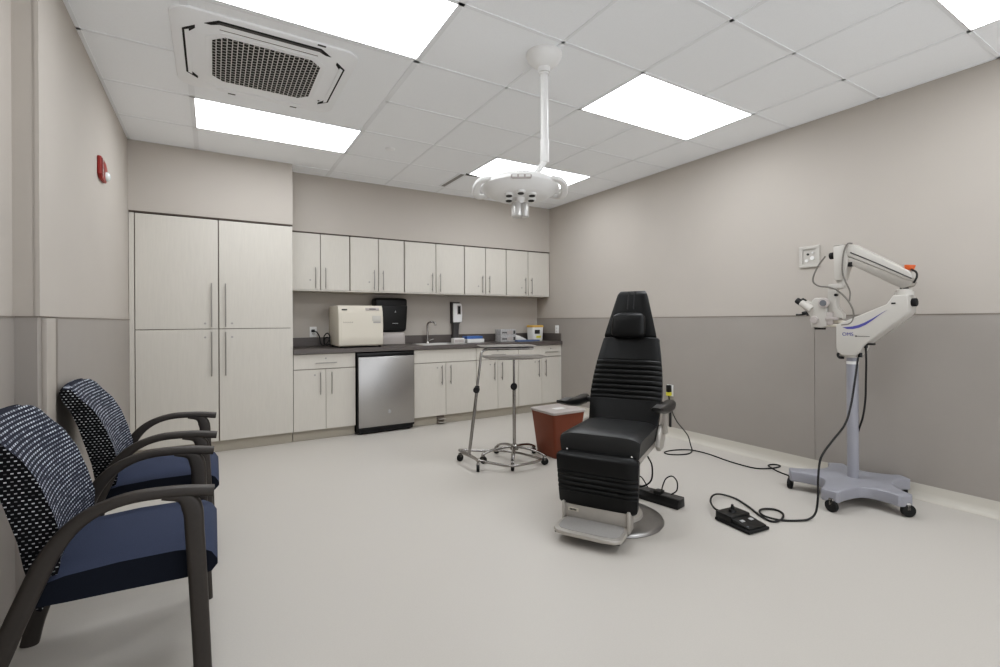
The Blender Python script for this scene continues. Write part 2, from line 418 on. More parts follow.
wcs = [('first', .686, 1.313), ('second', 1.313, 1.945), ('middle', 1.945, 2.740), ('fourth', 2.740, 3.365), ('fifth', 3.365, 4.084)]
wl = ['wall cabinet at left end of the row, beside the tall cabinet', 'second wall cabinet from the left, above the beige autoclave', 'middle wall cabinet of the row of five, above the sink faucet',
      'fourth wall cabinet from the left, right of the soap dispenser', 'wall cabinet at right end of the row, against the right wall']
mids = [.996, 1.631, 2.346, 3.044, 3.715]
for (n_, x0, x1), lb, xm in zip(wcs, wl, mids):
    w = thing('wall_cabinet', 'two door pale laminate '+lb, 'cabinet', ((x0+x1)/2, YU, 1.545), 0, 'wall cabinets above the counter')
    dx, dz = (x0+x1)/2, 1.545
    def b(a0, a1, y0, y1, z0, z1): return MB().bx(a0-dx, a1-dx, y0, y1, z0-dz, z1-dz)
    b(x0+.002, x1-.002, DT, .305, 1.549, 2.165).build('carcass', 'carc', w)
    b(x0+.002, x1-.002, .004, .30, 1.545, 1.557).build('bottom_panel', 'lam', w)
    b(x0+.001, x1-.001, -.004, .2, 2.163, 2.175).build('top_gap_strip', 'gap', w)
    for a0, a1, s in ((x0, xm, -1), (xm, x1, 1)):
        d = door(a0+G+(.004 if s > 0 else .006)-.004*(s < 0)-0*dx-dx, a1-G-(.006 if s > 0 else 0)-dx, 0, 1.559-dz, 2.160-dz, w)
        hh = MB().cyl((xm+s*.052-dx, -.028, 1.572-dz), (xm+s*.052-dx, -.028, 1.796-dz), .0055, n=10)
        for q in (1.60, 1.77): hh.cyl((xm+s*.052-dx, -.028, q-dz), (xm+s*.052-dx, 0, q-dz), .0045, n=8)
        hh.build('handle', 'nickel', d)
        if s < 0: lock(xm-.104-dx, 0, 1.661-dz, d)

def base_cab(label, x0, x1, xm, kind, hx=None):
    t = thing('base_cabinet', label, 'cabinet', (x0, YF, 0), 0, 'base cabinets under the countertop')
    def bb(a0, a1, y0, y1, z0, z1): return MB().bx(a0-x0, a1-x0, y0-YF, y1-YF, z0, z1)
    bb(x0+.002, x1-.002, YF+DT, YB-.01, .105, .884).build('carcass', 'carc', t)
    bb(x0+.002, x1-.002, YF+.05, YF+.07, .001, .105).build('toe_kick', 'toe', t)
    for a0, a1, s in ((x0, xm, -1), (xm, x1, 1)):
        d = bb(a0+G, a1-G, YF, YF+.019, .108, .724).build('door', 'lam', t)
        h = MB(); hx_ = xm+s*.056-x0; h.cyl((hx_, -.028, .468), (hx_, -.028, .695), .0055, n=10)
        for q in (.495, .668): h.cyl((hx_, -.028, q), (hx_, 0, q), .0045, n=8)
        h.build('handle', 'nickel', d)
        if s < 0: lock(xm-.108-x0, 0, .667, d)
    dr = bb(x0+G, x1-G, YF, YF+.019, .732, .880).build('drawer' if kind else 'false_front', 'lam', t)
    if kind:
        cx_ = (hx or xm)-x0; h = MB().cyl((cx_-.105, -.028, .790), (cx_+.105, -.028, .790), .0055, n=10)
        for q in (-.08, .08): h.cyl((cx_+q, -.028, .790), (cx_+q, 0, .790), .0045, n=8)
        h.build('handle', 'nickel', dr); lock(cx_, 0, .835, dr)
    return t
base_cab('pale laminate base cabinet with drawer, between tall cabinet and small refrigerator', .686, 1.300, .997, 1)
base_cab('pale laminate sink base cabinet with plain top panel, right of the refrigerator', 1.958, 2.760, 2.353, 0)
base_cab('pale laminate base cabinet with drawer, seen behind the wheeled instrument stands', 2.762, 3.380, 3.068, 1)
base_cab('pale laminate base cabinet with drawer at the right wall end', 3.382, 4.082, 3.751, 1, 3.90)

ct = thing('countertop', 'dark grey laminate countertop running over the base cabinets and small refrigerator', 'countertop', (0, 0, 0))
# top is built around the sink cut-out
SX0, SX1, SY0, SY1 = 2.10, 2.66, 5.22, 5.56
cm = MB()
for a in ((.686, SX0, YF-.025, YB-.003), (SX1, XR-.005, YF-.025, YB-.003), (SX0, SX1, YF-.025, SY0), (SX0, SX1, SY1, YB-.003)): cm.bx(*a, .887, .931)
cm.build('top', 'counter', ct, smooth=False)
tag(MB().bx(-1.7, 1.696, -.02, -.003, 0, .104, .002, 1).build('backsplash', 'counter', loc=(2.386, YB, .932)), 'long low dark grey backsplash along the back wall behind the counter items', 'backsplash')
tag(MB().bx(-.024, -.005, -.28, .265, 0, .104, .002, 1).build('side_splash', 'counter', loc=(XR, 5.43, .932)), 'short dark grey side splash on the right wall at the counter end', 'backsplash')

sk = thing('sink', 'stainless steel drop in sink set in the dark countertop', 'sink', ((SX0+SX1)/2, (SY0+SY1)/2, .931))
rings = []
for w, d, z, r in ((.62, .40, .0, .05), (.62, .40, .005, .05), (.56, .34, .005, .05), (.55, .33, -.02, .05), (.52, .30, -.15, .06), (.3, .15, -.16, .05)):
    rings.append([(x, y, z) for x, y in rrect(w*.96, d*.96, r)])
MB().loft(rings, True, False).build('basin', 'satin', sk)
MB().cyl((0, 0, -.16), (0, 0, -.155), .17, n=24).build('drain', 'chrome', sk)

fc = thing('faucet', 'chrome gooseneck faucet standing behind the counter sink', 'faucet', (2.322, 5.63, .931))
MB().lathe([(0, 0), (.028, 0), (.03, .004), (.026, .012), (.018, .03), (0, .03)]).build('base', 'chrome', fc)
MB().tube([(0, 0, .02), (0, 0, .12), (0, 0, .225), (.012, -.012, .262), (.045, -.04, .272), (.075, -.066, .255), (.08, -.07, .225)], .011, 12, 6).build('spout', 'chrome', fc)
MB().tube([(.01, 0, .03), (.05, -.01, .045), (.075, -.015, .06)], .007, 8, 3).cyl((0, 0, .025), (0, 0, .055), .02).build('lever', 'chrome', fc)

fr = thing('refrigerator', 'small under-counter refrigerator with stainless steel door and black body', 'refrigerator', (1.626, 5.12, 0))
MB().bx(-.315, .315, .03, .58, .02, .872).build('body', 'black', fr)
MB().bx(-.318, .318, -.004, .03, .836, .874, .004).build('top_rail', 'black', fr)
dr = MB().bx(-.308, .316, -.02, .04, .075, .832, .006).build('door', 'steel', fr)
MB().bx(-.316, -.308, -.022, .04, .062, .835).bx(-.318, .316, -.012, .04, .055, .073).build('door_gasket', 'black', dr)
MB().cyl((.028, -.024, .225), (.028, -.019, .225), .018, n=20).build('badge', 'silverink', dr)
MB().bx(-.30, .30, -.004, .03, .018, .055).build('kick_grille', 'blackm', fr)
for s in (-.26, .27):
    for y in (.06, .5): MB().cyl((s, y, 0), (s, y, .025), .018).build('foot', 'blackm', fr)

fp = thing('sink_foot_pedal', 'small grey foot pedal under the sink cabinet', 'foot pedal', (2.30, 5.185, 0))
MB().bx(-.045, .045, .002, .02, .002, .10, .003).build('bracket', 'carc', fp)
MB().bx(-.04, .04, -.06, .004, .020, .030, .003).bx(-.04, .04, -.06, .004, .058, .068, .003).build('pedal', 'alu', fp)

# ------------------------------------------------------------------ things on and above the counter
au = thing('autoclave', 'beige box shaped autoclave sterilizer standing on the counter', 'autoclave', (1.40, 5.20, .931))
pr = [(.0, .018), (-.012, .03), (-.015, .07), (-.02, .10), (-.016, .12), (-.014, .30), (-.002, .385), (.02, .445), (.03, .455), (.45, .455), (.468, .44), (.47, .02)]
MB().prism([(-.265, y, z) for y, z in pr], (.48, 0, 0), .008, 3).build('body', 'ivory', au)
MB().prism([(-.235, y-.004, z) for y, z in [(.002, .028), (-.01, .035), (-.012, .07), (-.0165, .10), (-.013, .12), (-.011, .30), (.0, .375), (.006, .375), (.006, .028)]], (.425, 0, 0), .002, 1).build('door', 'ivory', au)
MB().bx(.105, .185, -.0185, -.013, .265, .282).build('latch', 'nickel', au)
MB().bx(.095, .19, -.0170, -.011, .285, .345, .002).build('door_label', 'offwhite', au)
MB().box((.10, .0045, .416), (.15, .006, .030), .002, rot=Matrix.Rotation(R(-18), 4, 'X')).build('control_strip', 'lidgrey', au)
MB().box((.10, .0008, .418), (.07, .006, .008), rot=Matrix.Rotation(R(-18), 4, 'X')).box((-.20, .0018, .410), (.055, .008, .012), rot=Matrix.Rotation(R(-18), 4, 'X')).build('display', 'ink', au)
p = MB()
for k in range(9): p.bx(-.215+k*.0115, -.208+k*.0115, -.0162, -.014, .268, .281-.004*(k % 2))
p.build('nameplate', 'inklight', au)
for x in (-.23, .19):
    for y in (.03, .43): MB().cyl((x, y, 0), (x, y, .02), .015).build('foot', 'blackm', au)
cord = [(-.428, .515, .18), (-.40, .46, .165), (-.38, .40, .11), (-.375, .36, .04), (-.35, .33, .02), (-.31, .33, .05), (-.285, .33, .11), (-.31, .33, .155), (-.345, .33, .12), (-.345, .33, .05), (-.315, .33, .02), (-.285, .34, .05), (-.29, .35, .10), (-.33, .36, .10), (-.335, .37, .03), (-.27, .38, .03)]
co = MB().tube(cord, .0065, 8, 6).build('power_cord', 'rubber', au)
MB().bx(-.45, -.415, .482, .517, .165, .195, .004).build('plug', 'black', co)

def outlet(label, loc, rz, slots=True, part='receptacle'):
    t = thing('wall_outlet', label, 'outlet', loc, rz)
    MB().box((0, -.003, 0), (.075, .006, .118), .0025).build('cover_plate', 'white', t)
    for s in (-1, 1):
        r_ = MB().box((0, -.0065, s*.021), (.034, .004, .028), .004).build(part, 'paper', t)
        MB().bx(-.009, -.006, -.0095, -.008, s*.021-.006, s*.021+.006).bx(.006, .009, -.0095, -.008, s*.021-.006, s*.021+.006).build('slot', 'ink', r_)
    return t
outlet('white wall outlet on back wall with black plug, left of the autoclave', (.972, YB-.001, 1.098), 0)
outlet('white outlet on right wall above the end of the countertop', (XR-.006, 5.24, 1.085), R(-90))
outlet('white wall outlet behind the black exam chair, with black plug and yellow tag', (XR-.006, 3.335, .478), R(-90))

pt = thing('paper_towel_dispenser', 'black paper towel dispenser on back wall above the counter', 'paper towel dispenser', (1.832, YB, .935))
rg = [(-.205, .145, .545), (-.205, .165, .555)]
sec = [(.145, .365, 0), (.150, .38, -.02), (.16, .40, -.115), (.30, .41, -.145), (.44, .41, -.165), (.452, .41, -.172), (.456, .40, -.172), (.463, .40, -.155), (.52, .405, -.165), (.54, .40, -.15), (.55, .36, -.10)]
rings = []
for z, w, y in [(.15, .34, -.09), (.155, .37, -.12), (.18, .385, -.15), (.30, .395, -.165), (.45, .40, -.18), (.463, .40, -.18), (.468, .397, -.168), (.53, .397, -.175), (.55, .38, -.16), (.56, .33, -.12)]:
    rings.append([(x, y/2+yy, z) for x, yy in rrect(w, abs(y), .03)])
MB().loft(rings).build('cover', 'black', pt, angle=25)
lt = [(.0, .28, -.11), (.09, .28, -.11), (.125, .285, -.11), (.14, .27, -.105), (.15, .24, -.09)]
MB().loft([[(x+.035, y/2+yy, z) for x, yy in rrect(w, abs(y), .02)] for z, w, y in [(.002, .29, -.145), (.06, .29, -.145), (.12, .285, -.145), (.138, .27, -.135), (.146, .24, -.12)]]).build('paper_tray', 'lidgrey', pt)
MB().prism([(.035, -.1745, .385), (.053, -.1745, .385), (.044, -.178, .408)], (0, -.004, 0)).build('emblem', 'silverink', pt)
p = MB()
for k in range(6): p.bx(.01+k*.012, .019+k*.012, -.171, -.166, .250, .258)
p.build('lettering', 'silverink', pt)

sd = thing('sanitizer_dispenser', 'white hand sanitizer dispenser on back wall with grey drip post', 'soap dispenser', (2.745, YB, .931))
rings = [[(x, -d/2+yy, z) for x, yy in rrect(w, d, .012)] for z, w, d in [(.262, .115, .09), (.27, .125, .10), (.36, .13, .105), (.47, .125, .10), (.505, .12, .09), (.513, .10, .07)]]
MB().loft(rings).build('body', 'white', sd)
MB().bx(-.004, .034, -.112, -.103, .375, .475, .008).build('window', 'black', sd)
MB().bx(-.012, .042, -.1085, -.102, .365, .485, .008).build('window_frame', 'lidgrey', sd)
MB().bx(-.066, -.056, -.08, 0, .25, .53).bx(-.066, .06, -.03, 0, .505, .53).build('back_plate', 'dark', sd)
rings = [[(x-.015, -.05+yy, z) for x, yy in rrect(w, d, .02)] for z, w, d in [(.262, .11, .09), (.235, .09, .08), (.15, .082, .07), (.07, .085, .07), (.03, .11, .09), (.002, .125, .095)]]
MB().loft(rings).build('drip_post', 'dark', sd)

o = thing('tissue_box', 'small white carton below the sanitizer dispenser on counter', 'box', (2.652, 5.43, .931))
MB().bx(-.075, .066, -.05, .05, 0, .066, .002).build('carton', 'paper', o)
MB().bx(-.068, .058, -.052, -.0495, .012, .05).build('printed_panel', 'lidgrey', o)
o = thing('supply_tray', 'low white tray with blue top left of the grey cartons', 'tray', (2.90, 5.50, .931))
MB().prism([(-.118, -.08, 0), (.125, -.08, 0), (.125, .08, 0), (-.118, .08, 0)], (0, 0, .05), .003).build('tray', 'paper', o)
MB().bx(-.115, .115, -.06, .075, .05, .085, .004).build('blue_cover', 'blue', o)
def glove_box(z, label):
    t = thing('glove_box', label, 'box', (3.388, 5.46, z), R(2), 'grey printed cartons on the counter')
    MB().bx(-.130, .112, -.07, .07, 0, .083, .002).build('carton', 'boxgrey', t)
    MB().bx(-.03, .055, -.072, -.0695, .018, .064).build('printed_panel', 'lidgrey', t)
    p = MB()
    for k in range(7): p.bx(-.11+k*.011, -.102+k*.011, -.072, -.0695, .03, .05)
    p.bx(.070, .10, -.072, -.0695, .02, .065); p.build('lettering', 'dark', t)
    return t
glove_box(.931, 'lower grey printed carton of the stack of two on counter')
glove_box(1.015, 'upper grey printed carton resting on the carton below it')
o = thing('folded_drape', 'blue grey folded pack lying flat in front of the white bucket', 'surgical drape', (3.63, 5.345, .931))
MB().prism([(-.17, -.06, 0), (.19, -.06, 0), (.18, .03, 0), (-.16, .03, 0)], (0, 0, .022), .006).build('pack', 'steelblue', o)
o = MB()
rng = random.Random(3); rings = []
for k, (z, w, d) in enumerate([(0, .22, .10), (.02, .23, .11), (.045, .17, .10), (.065, .13, .07), (.08, .06, .04)]):
    rings.append([(x-.02*k+.008*rng.uniform(-1, 1), y+.006*rng.uniform(-1, 1), z+.007*rng.uniform(-1, 1)*(k > 0)) for x, y in rrect(w, d, .03)])
o = o.loft(rings).build('plastic_bag', 'paper', loc=(3.672, 5.57, .931)); tag(o, 'crumpled white plastic bag between grey cartons and white bucket', 'bag')
o = thing('wipes_bucket', 'white square bucket with yellow lid at right end of counter', 'bucket', (3.892, 5.50, .931))
MB().loft([[(x, y, z) for x, y in rrect(w, w, .03)] for z, w in ((0, .160), (.01, .166), (.19, .180), (.195, .178))]).build('bucket', 'paper', o)
MB().loft([[(x, y, z) for x, y in rrect(w, w, .035)] for z, w in ((.188, .190), (.20, .192), (.212, .188), (.217, .17))]).build('lid', 'yellow', o)
MB().box((-.025, -.0895, .125), (.085, .003, .055), rot=Matrix.Rotation(R(3), 4, 'X')).build('dark_label', 'ink', o)
MB().box((.0, -.0865, .055), (.075, .003, .030), rot=Matrix.Rotation(R(3), 4, 'X')).build('hazard_label', 'tag', o)

# ------------------------------------------------------------------ wall devices
wb = thing('wall_box', 'white recessed connection box high on the right wall behind the microscope', 'wall box', (XR, 1.978, 1.711))
f = MB()
for a in ((-.075, .075, .06, .085), (-.075, .075, -.085, -.06)): f.bx(-.014, 0, a[0], a[1], a[2], a[3], .002)
for a in ((-.075, -.05), (.05, .075)): f.bx(-.014, 0, a[0], a[1], -.06, .06)
f.build('frame', 'offwhite', wb)
MB().bx(-.003, -.0005, -.05, .05, -.06, .06).build('recess', 'offwhite', wb)
for y, z, r_, m_ in ((.012, .02, .009, 'ink'), (-.02, -.012, .016, 'white'), (-.024, .03, .007, 'white'), (.022, -.03, .012, 'white')):
    MB().cyl((-.010, y, z), (-.002, y, z), r_, n=14).build('socket', m_, wb)
sa = thing('fire_alarm', 'red fire alarm strobe with clear lens on the left wall', 'fire alarm', (XL, 3.985, 2.205))
MB().prism([(0, y, z) for y, z in [(-.115, .066), (-.10, .068), (.05, .062), (.10, .025), (.10, -.02), (.06, -.068), (-.08, -.07), (-.115, -.045)]], (.022, 0, 0), .006).build('housing', 'red', sa)
MB().bx(.022, .025, -.108, -.035, -.05, .055).build('sounder_grille', mat('alarm_red_dark', (118, 34, 30), .5), sa)
MB().lathe([(0, 0), (.032, 0), (.030, .012), (.020, .022), (0, .026)], (.020, .045, -.026), 20, Matrix.Rotation(R(90), 4, 'Y')).build('lens', 'lens', sa)
for k, ch in enumerate('FIRE'):
    lettering(ch, .036, Matrix.Translation((.0258, -.075, .042-.030*k)) @ Matrix.Rotation(R(90), 4, 'Z') @ Matrix.Rotation(R(90), 4, 'X'), 'paper', sa)

# ------------------------------------------------------------------ waiting chairs
def waiting_chair(label, loc):
    t = thing('waiting_chair', label, 'chair', loc, 0, 'padded waiting chairs along the left wall')
    # local x: 0 at wall side of arms .. front at +.30 ; root lies under the middle
    def sx(x): return x+.30
    # seat: crowned pad with a rounded front
    rings = []; prof = [(-.455, .385, .445), (-.445, .366, .468), (-.38, .362, .484), (-.25, .358, .492), (-.10, .352, .490), (-.03, .350, .480), (.0, .354, .462), (.018, .375, .432), (.018, .395, .405)]
    for x, z0, z1 in prof:
        hw = .258; ring = []
        for k in range(9):
            a = -1+2*k/8; ring.append((sx(x), a*hw, z1-(.034*abs(a)**3)))
        for k in range(9):
            a = 1-2*k/8; ring.append((sx(x), a*hw, z0+.008*abs(a)**4))
        rings.append(ring)
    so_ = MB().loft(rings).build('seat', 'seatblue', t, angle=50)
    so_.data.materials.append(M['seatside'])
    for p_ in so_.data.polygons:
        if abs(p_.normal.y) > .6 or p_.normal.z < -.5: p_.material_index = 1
    # backrest: curved pad, patterned
    st = [(.345, -.440, .012), (.40, -.412, .045), (.48, -.394, .082), (.56, -.390, .098), (.65, -.412, .100), (.74, -.442, .094), (.81, -.478, .084), (.87, -.520, .070), (.912, -.546, .054), (.926, -.560, .030)]
    st = [(a, b_, c_) for a, b_, c_ in st]
    fr_, bk = [], []
    for i, (z, x, th) in enumerate(st):
        hw = (.226, .233, .238, .240, .240, .240, .239, .237, .233, .222)[i]
        f_, k_ = [], []
        for k in range(13):
            a = -1+2*k/12
            dish = -.020*(1-a*a) ; drop = .010*abs(a)**10*(i > 6)
            f_.append((sx(x+dish), a*hw, z-drop-(.006*abs(a)**2 if i >= 8 else 0))); k_.append((sx(x-th+dish*.6), a*hw*.985, z-drop+.004-(.006*abs(a)**2 if i >= 8 else 0)))
        fr_.append(f_); bk.append(k_)
    mb = MB(); mb.loft([f_+k_[::-1] for f_, k_ in zip(fr_, bk)])
    bo = mb.build('backrest', 'weave', t, angle=60)
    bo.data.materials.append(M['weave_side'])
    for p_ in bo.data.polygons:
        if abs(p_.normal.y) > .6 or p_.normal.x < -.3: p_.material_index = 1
    # underframe rail
    for a_, b_ in ((-.42, -.38), (-.07, -.035)): MB().bx(sx(a_), sx(b_), -.215, .215, .375, .39, .006).build('seat_rail', 'framew', t)
    for s in (-1, 1):
        y = s*.293
        path = [(sx(-.592), y, .0), (sx(-.570), y, .10), (sx(-.512), y, .27), (sx(-.455), y, .42), (sx(-.400), y, .545), (sx(-.33), y, .625), (sx(-.23), y, .664), (sx(-.10), y, .664), (sx(.008), y, .648)]
        fl = lambda q: (.046, .054 if q < .45 else (.054-.022*min(1, (q-.45)/.25)))
        MB().tube(path, .02, 8, 5, flat=fl, side=(0, 1, 0)).build('arm_frame', 'framew', t)
        leg = [(sx(-.135), y, .656), (sx(-.080), y, .644), (sx(-.053), y, .60), (sx(-.047), y, .52), (sx(-.036), y, .30), (sx(-.024), y, .0)]
        fl2 = lambda q: (.040, .022+.034*min(1, q/.35) if q < .35 else .058-.006*min(1, (q-.35)/.6))
        MB().tube(leg, .02, 8, 5, flat=fl2, side=(0, 1, 0)).build('front_leg', 'framew', t)
    return t
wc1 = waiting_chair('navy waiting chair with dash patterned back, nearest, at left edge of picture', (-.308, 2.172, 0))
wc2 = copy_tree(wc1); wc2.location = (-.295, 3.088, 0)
wc2['label'] = 'navy waiting chair with dash patterned back, farther one, beside the tall cabinet'

# ------------------------------------------------------------------ exam chair (local: -y is where it faces)
ex = thing('exam_chair', 'black vinyl powered exam chair with ribbed back, footplate and round base', 'exam chair', (2.086, 2.164, 0), R(-60))
DX = -.030      # disc sits slightly off the seat centreline
MB().lathe([(0, 0), (.283, 0), (.287, .006), (.283, .014), (.262, .024), (.17, .032), (0, .034)], (.03, .01, 0), 56).build('base_plate', 'aludisc', ex)
MB().lathe([(0, .03), (.175, .03), (.17, .05), (.145, .062), (0, .064)], (.02, .01, 0), 40).build('base_collar', 'alu', ex)
ped = MB().loft([[(x+.01, y+.02, z) for x, y in rrect(w, d, .05)] for z, w, d in ((.05, .30, .26), (.10, .24, .22), (.22, .22, .20), (.34, .26, .26), (.39, .30, .34))])
ped.build('pedestal', 'alu', ex)
MB().bx(-.215, .215, -.16, .30, .385, .44, .01).build('seat_frame', 'alu', ex)
for s in (-1, 1):
    MB().prism([(s*.236, y, z) for y, z in [(.20, .46), (.18, .42), (.23, .385), (.32, .385), (.38, .43), (.40, .49), (.37, .53), (.28, .53)]], (s*.028, 0, 0), .006).build('side_plate', 'alu', ex)
# seat pad
def pad(stations, name, m, parent, hwf, angle=45, n=7):
    """stations: (centre y, centre z, normal (ny,nz), half width, front offset, back offset)"""
    rings = []
    for (y, z, ny, nz, hw, f_, b_) in stations:
        ring = []
        for k in range(2*n+1):
            a = -1+2*k/(2*n); e = f_*(1-abs(a)**7*.45); ring.append((a*hw*(1-.0), y+ny*e, z+nz*e))
        for k in range(2*n+1):
            a = 1-2*k/(2*n); ring.append((a*hw*.97, y+ny*b_, z+nz*b_))
        rings.append(ring)
    return MB().loft(rings).build(name, m, parent, angle=angle)
st = []
for y, t_ in ((-.225, .20), (-.222, .6), (-.208, .9), (-.18, 1.0), (-.05, 1.0), (.10, .98), (.25, .97), (.33, .95), (.345, .7)):
    st.append((y, .50+.02*(y < -.1)*0, 0, 1, .236-.006*(t_ < .5), -.055+.115*t_-.0*y, -.058))
seat = pad(st, 'seat', 'seatvinyl', ex, 0)
# backrest with horizontal ribs
def back_station(q, hw, f_, th):
    # q: 0 bottom .. 1 top of backrest
    y = .275+.262*q; z = .50+.586*q; L_ = math.hypot(.262, .586)
    ny, nz = -.586/L_, .262/L_
    return (y, z, ny, nz, hw, f_, -th)
st = []; N = 150
for i in range(N+1):
    q = i/N
    hw = .245+.018*math.sin(math.pi*min(1, q/.75)*.9) if q < .45 else None
    if q < .35: hw = .226+.014*(q/.35)
    else: hw = .240-.050*((q-.35)/.65)**1.7
    f_ = .045
    if .28 < q < .725:
        ph = (q-.28)/(.445)*8
        f_ = .034+.017*abs(math.sin(math.pi*ph))**.55
    e = min(q, 1-q)*N
    if e < 4: f_ -= .030*(1-e/4)**2; hw -= .012*(1-e/4)**2
    st.append(back_station(q, hw, f_, .045))
bk = pad(st, 'backrest', 'vinyl', ex, 0, 50); bk.data.transform(Matrix.Translation((.010, 0, 0)))
st = []
for q in (0, .04, .1, .3, .6, .9, 1.0):
    s_ = back_station(q, .2+.0*q, -.046, .062); st.append(s_)
pad(st, 'back_shell', 'dark', ex, 0)
# headrest: tapering panel and pillow
def head_station(q, hw, f_, th):
    y = .537+.091*q; z = 1.076+.347*q; L_ = math.hypot(.091, .347)
    return (y, z, -.347/L_, .091/L_, hw, f_, -th)
st = []
for i in range(41):
    q = i/40; hw = .188-.090*q**1.05; f_ = .032; e = min(q, 1-q)*40
    if e < 4: f_ -= .026*(1-e/4)**2; hw -= .010*(1-e/4)**2
    st.append(head_station(q, hw, f_, .03))
hr = pad(st, 'headrest', 'vinyl', ex, 0, 50)
gm = MB()
for x in (-.022, .022):
    a = head_station(.60, 0, .034, 0); b_ = head_station(.97, 0, .030, 0)
    gm.cyl((x, a[0]+a[2]*a[5], a[1]+a[3]*a[5]), (x, b_[0]+b_[2]*b_[5], b_[1]+b_[3]*b_[5]), .005, n=8)
gm.build('seam', 'black', hr)
c0 = head_station(.235, 0, .07, 0)
pc = V((0, c0[0]+c0[2]*.068, c0[1]+c0[3]*.068))
mm = Matrix.Translation(pc) @ Matrix.Rotation(R(-14), 4, 'X')
pb = MB(); rings = []
for k, zt in enumerate([i/12 for i in range(13)]):
    zz = -.090+.180*zt; e = math.sqrt(max(.02, 1-(2*zt-1)**4)); hw = .122*(.80+.20*e) - .006*zt; dp = .085*(.25+.75*e)
    rings.append([(hw*math.copysign(abs(math.cos(a))**.55, math.cos(a)), dp/2*math.copysign(abs(math.sin(a))**.8, math.sin(a)), zz*(1-.10*abs(math.cos(a))**3)) for a in [2*math.pi*j_/40 for j_ in range(40)]])
pb.loft(rings); pb.bm.transform(mm); pb.build('head_pillow', 'vinyl', hr, angle=60)
# legrest with ribs
st = []
for i in range(81):
    q = i/80; z = .130+.322*q; y = -.228-.018*q; hw = .241-.016*(1-q); f_ = .045+.012*math.sin(math.pi*q)
    if .30 < q < .66:
        ph = (q-.30)/.36*4; f_ -= .016*(1-abs(math.sin(math.pi*ph))**.5)
    e = min(q, 1-q)*80
    if e < 8: f_ -= .030*(1-e/8)**2; hw -= .030*(1-e/8)**2
    st.append((y, z, -1, .05, hw, f_, -.035))
lr_ = pad(st, 'legrest', 'vinyl', ex, 0, 50)
for s in (-1, 1): MB().cyl((s*.19, -.235, .440), (s*.19, -.19, .485), .007, n=10).build('hinge', 'nickel', ex)
# footplate
MB().bx(-.186, .180, -.272, -.245, .055, .150, .006).build('mounting_plate', 'alu', ex)
for s in (-1, 1):
    MB().bx(-.004+s*.188-.009, -.004+s*.188+.009, -.29, -.20, .045, .165, .006).build('side_bracket', 'alu', ex)
fpts = [(x*.945-.003, y) for x, y in [(-.185, -.265), (-.205, -.33), (-.20, -.43), (-.17, -.462), (-.10, -.472), (.10, -.472), (.17, -.462), (.20, -.43), (.205, -.33), (.185, -.265)]]
fo = MB().prism([(x, y, .052) for x, y in fpts], (0, 0, .022), .006).build('footplate', 'alu', ex)
MB().prism([(x*.90, (y+.365)*.82-.355, .0735) for x, y in fpts], (0, 0, .003), .001).build('rubber_mat', 'greyrub', fo)
MB().bx(-.165, -.105, -.276, -.271, .112, .130).build('nameplate', 'ivory', ex)
p = MB()
for k in range(5): p.bx(-.156+k*.0085, -.150+k*.0085, -.2775, -.2755, .116, .126)
p.build('lettering', 'ink', ex)
MB().prism([(x*.945-.003, y, .046) for x, y in [(-.19, -.27), (-.19, -.44), (.19, -.44), (.19, -.27)]], (0, 0, .006)).build('footplate_tray', 'dark', fo)
# arms
for s in (-1, 1):
    x = s*.292
    ar = MB(); rings = []
    for y, z, w, h_ in ((-.085, .693, .040, .008), (-.07, .691, .058, .018), (.0, .684, .066, .030), (.10, .676, .070, .046), (.22, .668, .072, .058), (.36, .668, .078, .062), (.40, .668, .074, .052), (.41, .668, .05, .03)):
        rings.append([(x+a, y, z+b_-h_*.5+.018) for a, b_ in rrect(w, h_, min(w, h_)*.4)])
    ar.loft(rings); ao = ar.build('armrest', 'black', ex, angle=50)
    MB().bx(x-.026, x+.026, -.055, .09, .700, .7055, .001).build('arm_plate', 'dark', ao)
    MB().bx(min(x, s*.20), max(x, s*.20), .345, .385, .64, .675, .004).build('arm_bracket', 'dark', ex)
    if s > 0: MB().bx(x-.012-s*.016, x+.012-s*.016, .29, .34, .48, .655, .004).build('arm_post', 'alu', ex)
    if s > 0: MB().cyl((x+s*.010, .345, .52), (x+s*.010, .345, .655), .008, n=10).build('arm_rod', 'black', ex)
MB().bx(-.05, .05, .30, .36, .40, .56, .006).build('back_hinge', 'dark', ex)
MB().tube([(.24, -.05, .42), (.258, -.02, .36), (.25, .0, .27), (.20, .02, .22), (.13, .03, .20)], .005, 8, 6).build('cable', 'rubber', ex)

# ------------------------------------------------------------------ foot control bar by the exam chair
a0, a1 = V((2.488, 2.335, 0)), V((2.555, 2.005, 0))
ctr = (a0+a1)/2; ang = math.atan2((a1-a0).y, (a1-a0).x)
fb = thing('foot_control', 'long black foot control bar on the floor beside the exam chair base', 'foot control', (ctr.x+.022, ctr.y+.012, 0), ang)
MB().prism([(-.185, y, z) for y, z in [(-.045, 0), (-.05, .03), (-.03, .055), (.045, .06), (.05, 0)]], (.345, 0, 0), .004).build('housing', 'black', fb)
MB().box((.09, -.002, .0595), (.15, .05, .004), .001, rot=Matrix.Rotation(R(4), 4, 'X')).box((-.11, -.002, .0595), (.11, .05, .004), .001, rot=Matrix.Rotation(R(4), 4, 'X')).build('rocker_pad', 'dark', fb)
MB().bx(-.02, .03, -.03, .03, .055, .078, .004).build('switch', 'black', fb)
MB().tube([(.0, .02, .07), (-.03, .06, .05), (-.12, .11, .012), (-.20, .12, .09), (-.26, .12, .06), (-.33, .06, .02)], .0045, 8, 6).build('cable', 'rubber', fb)
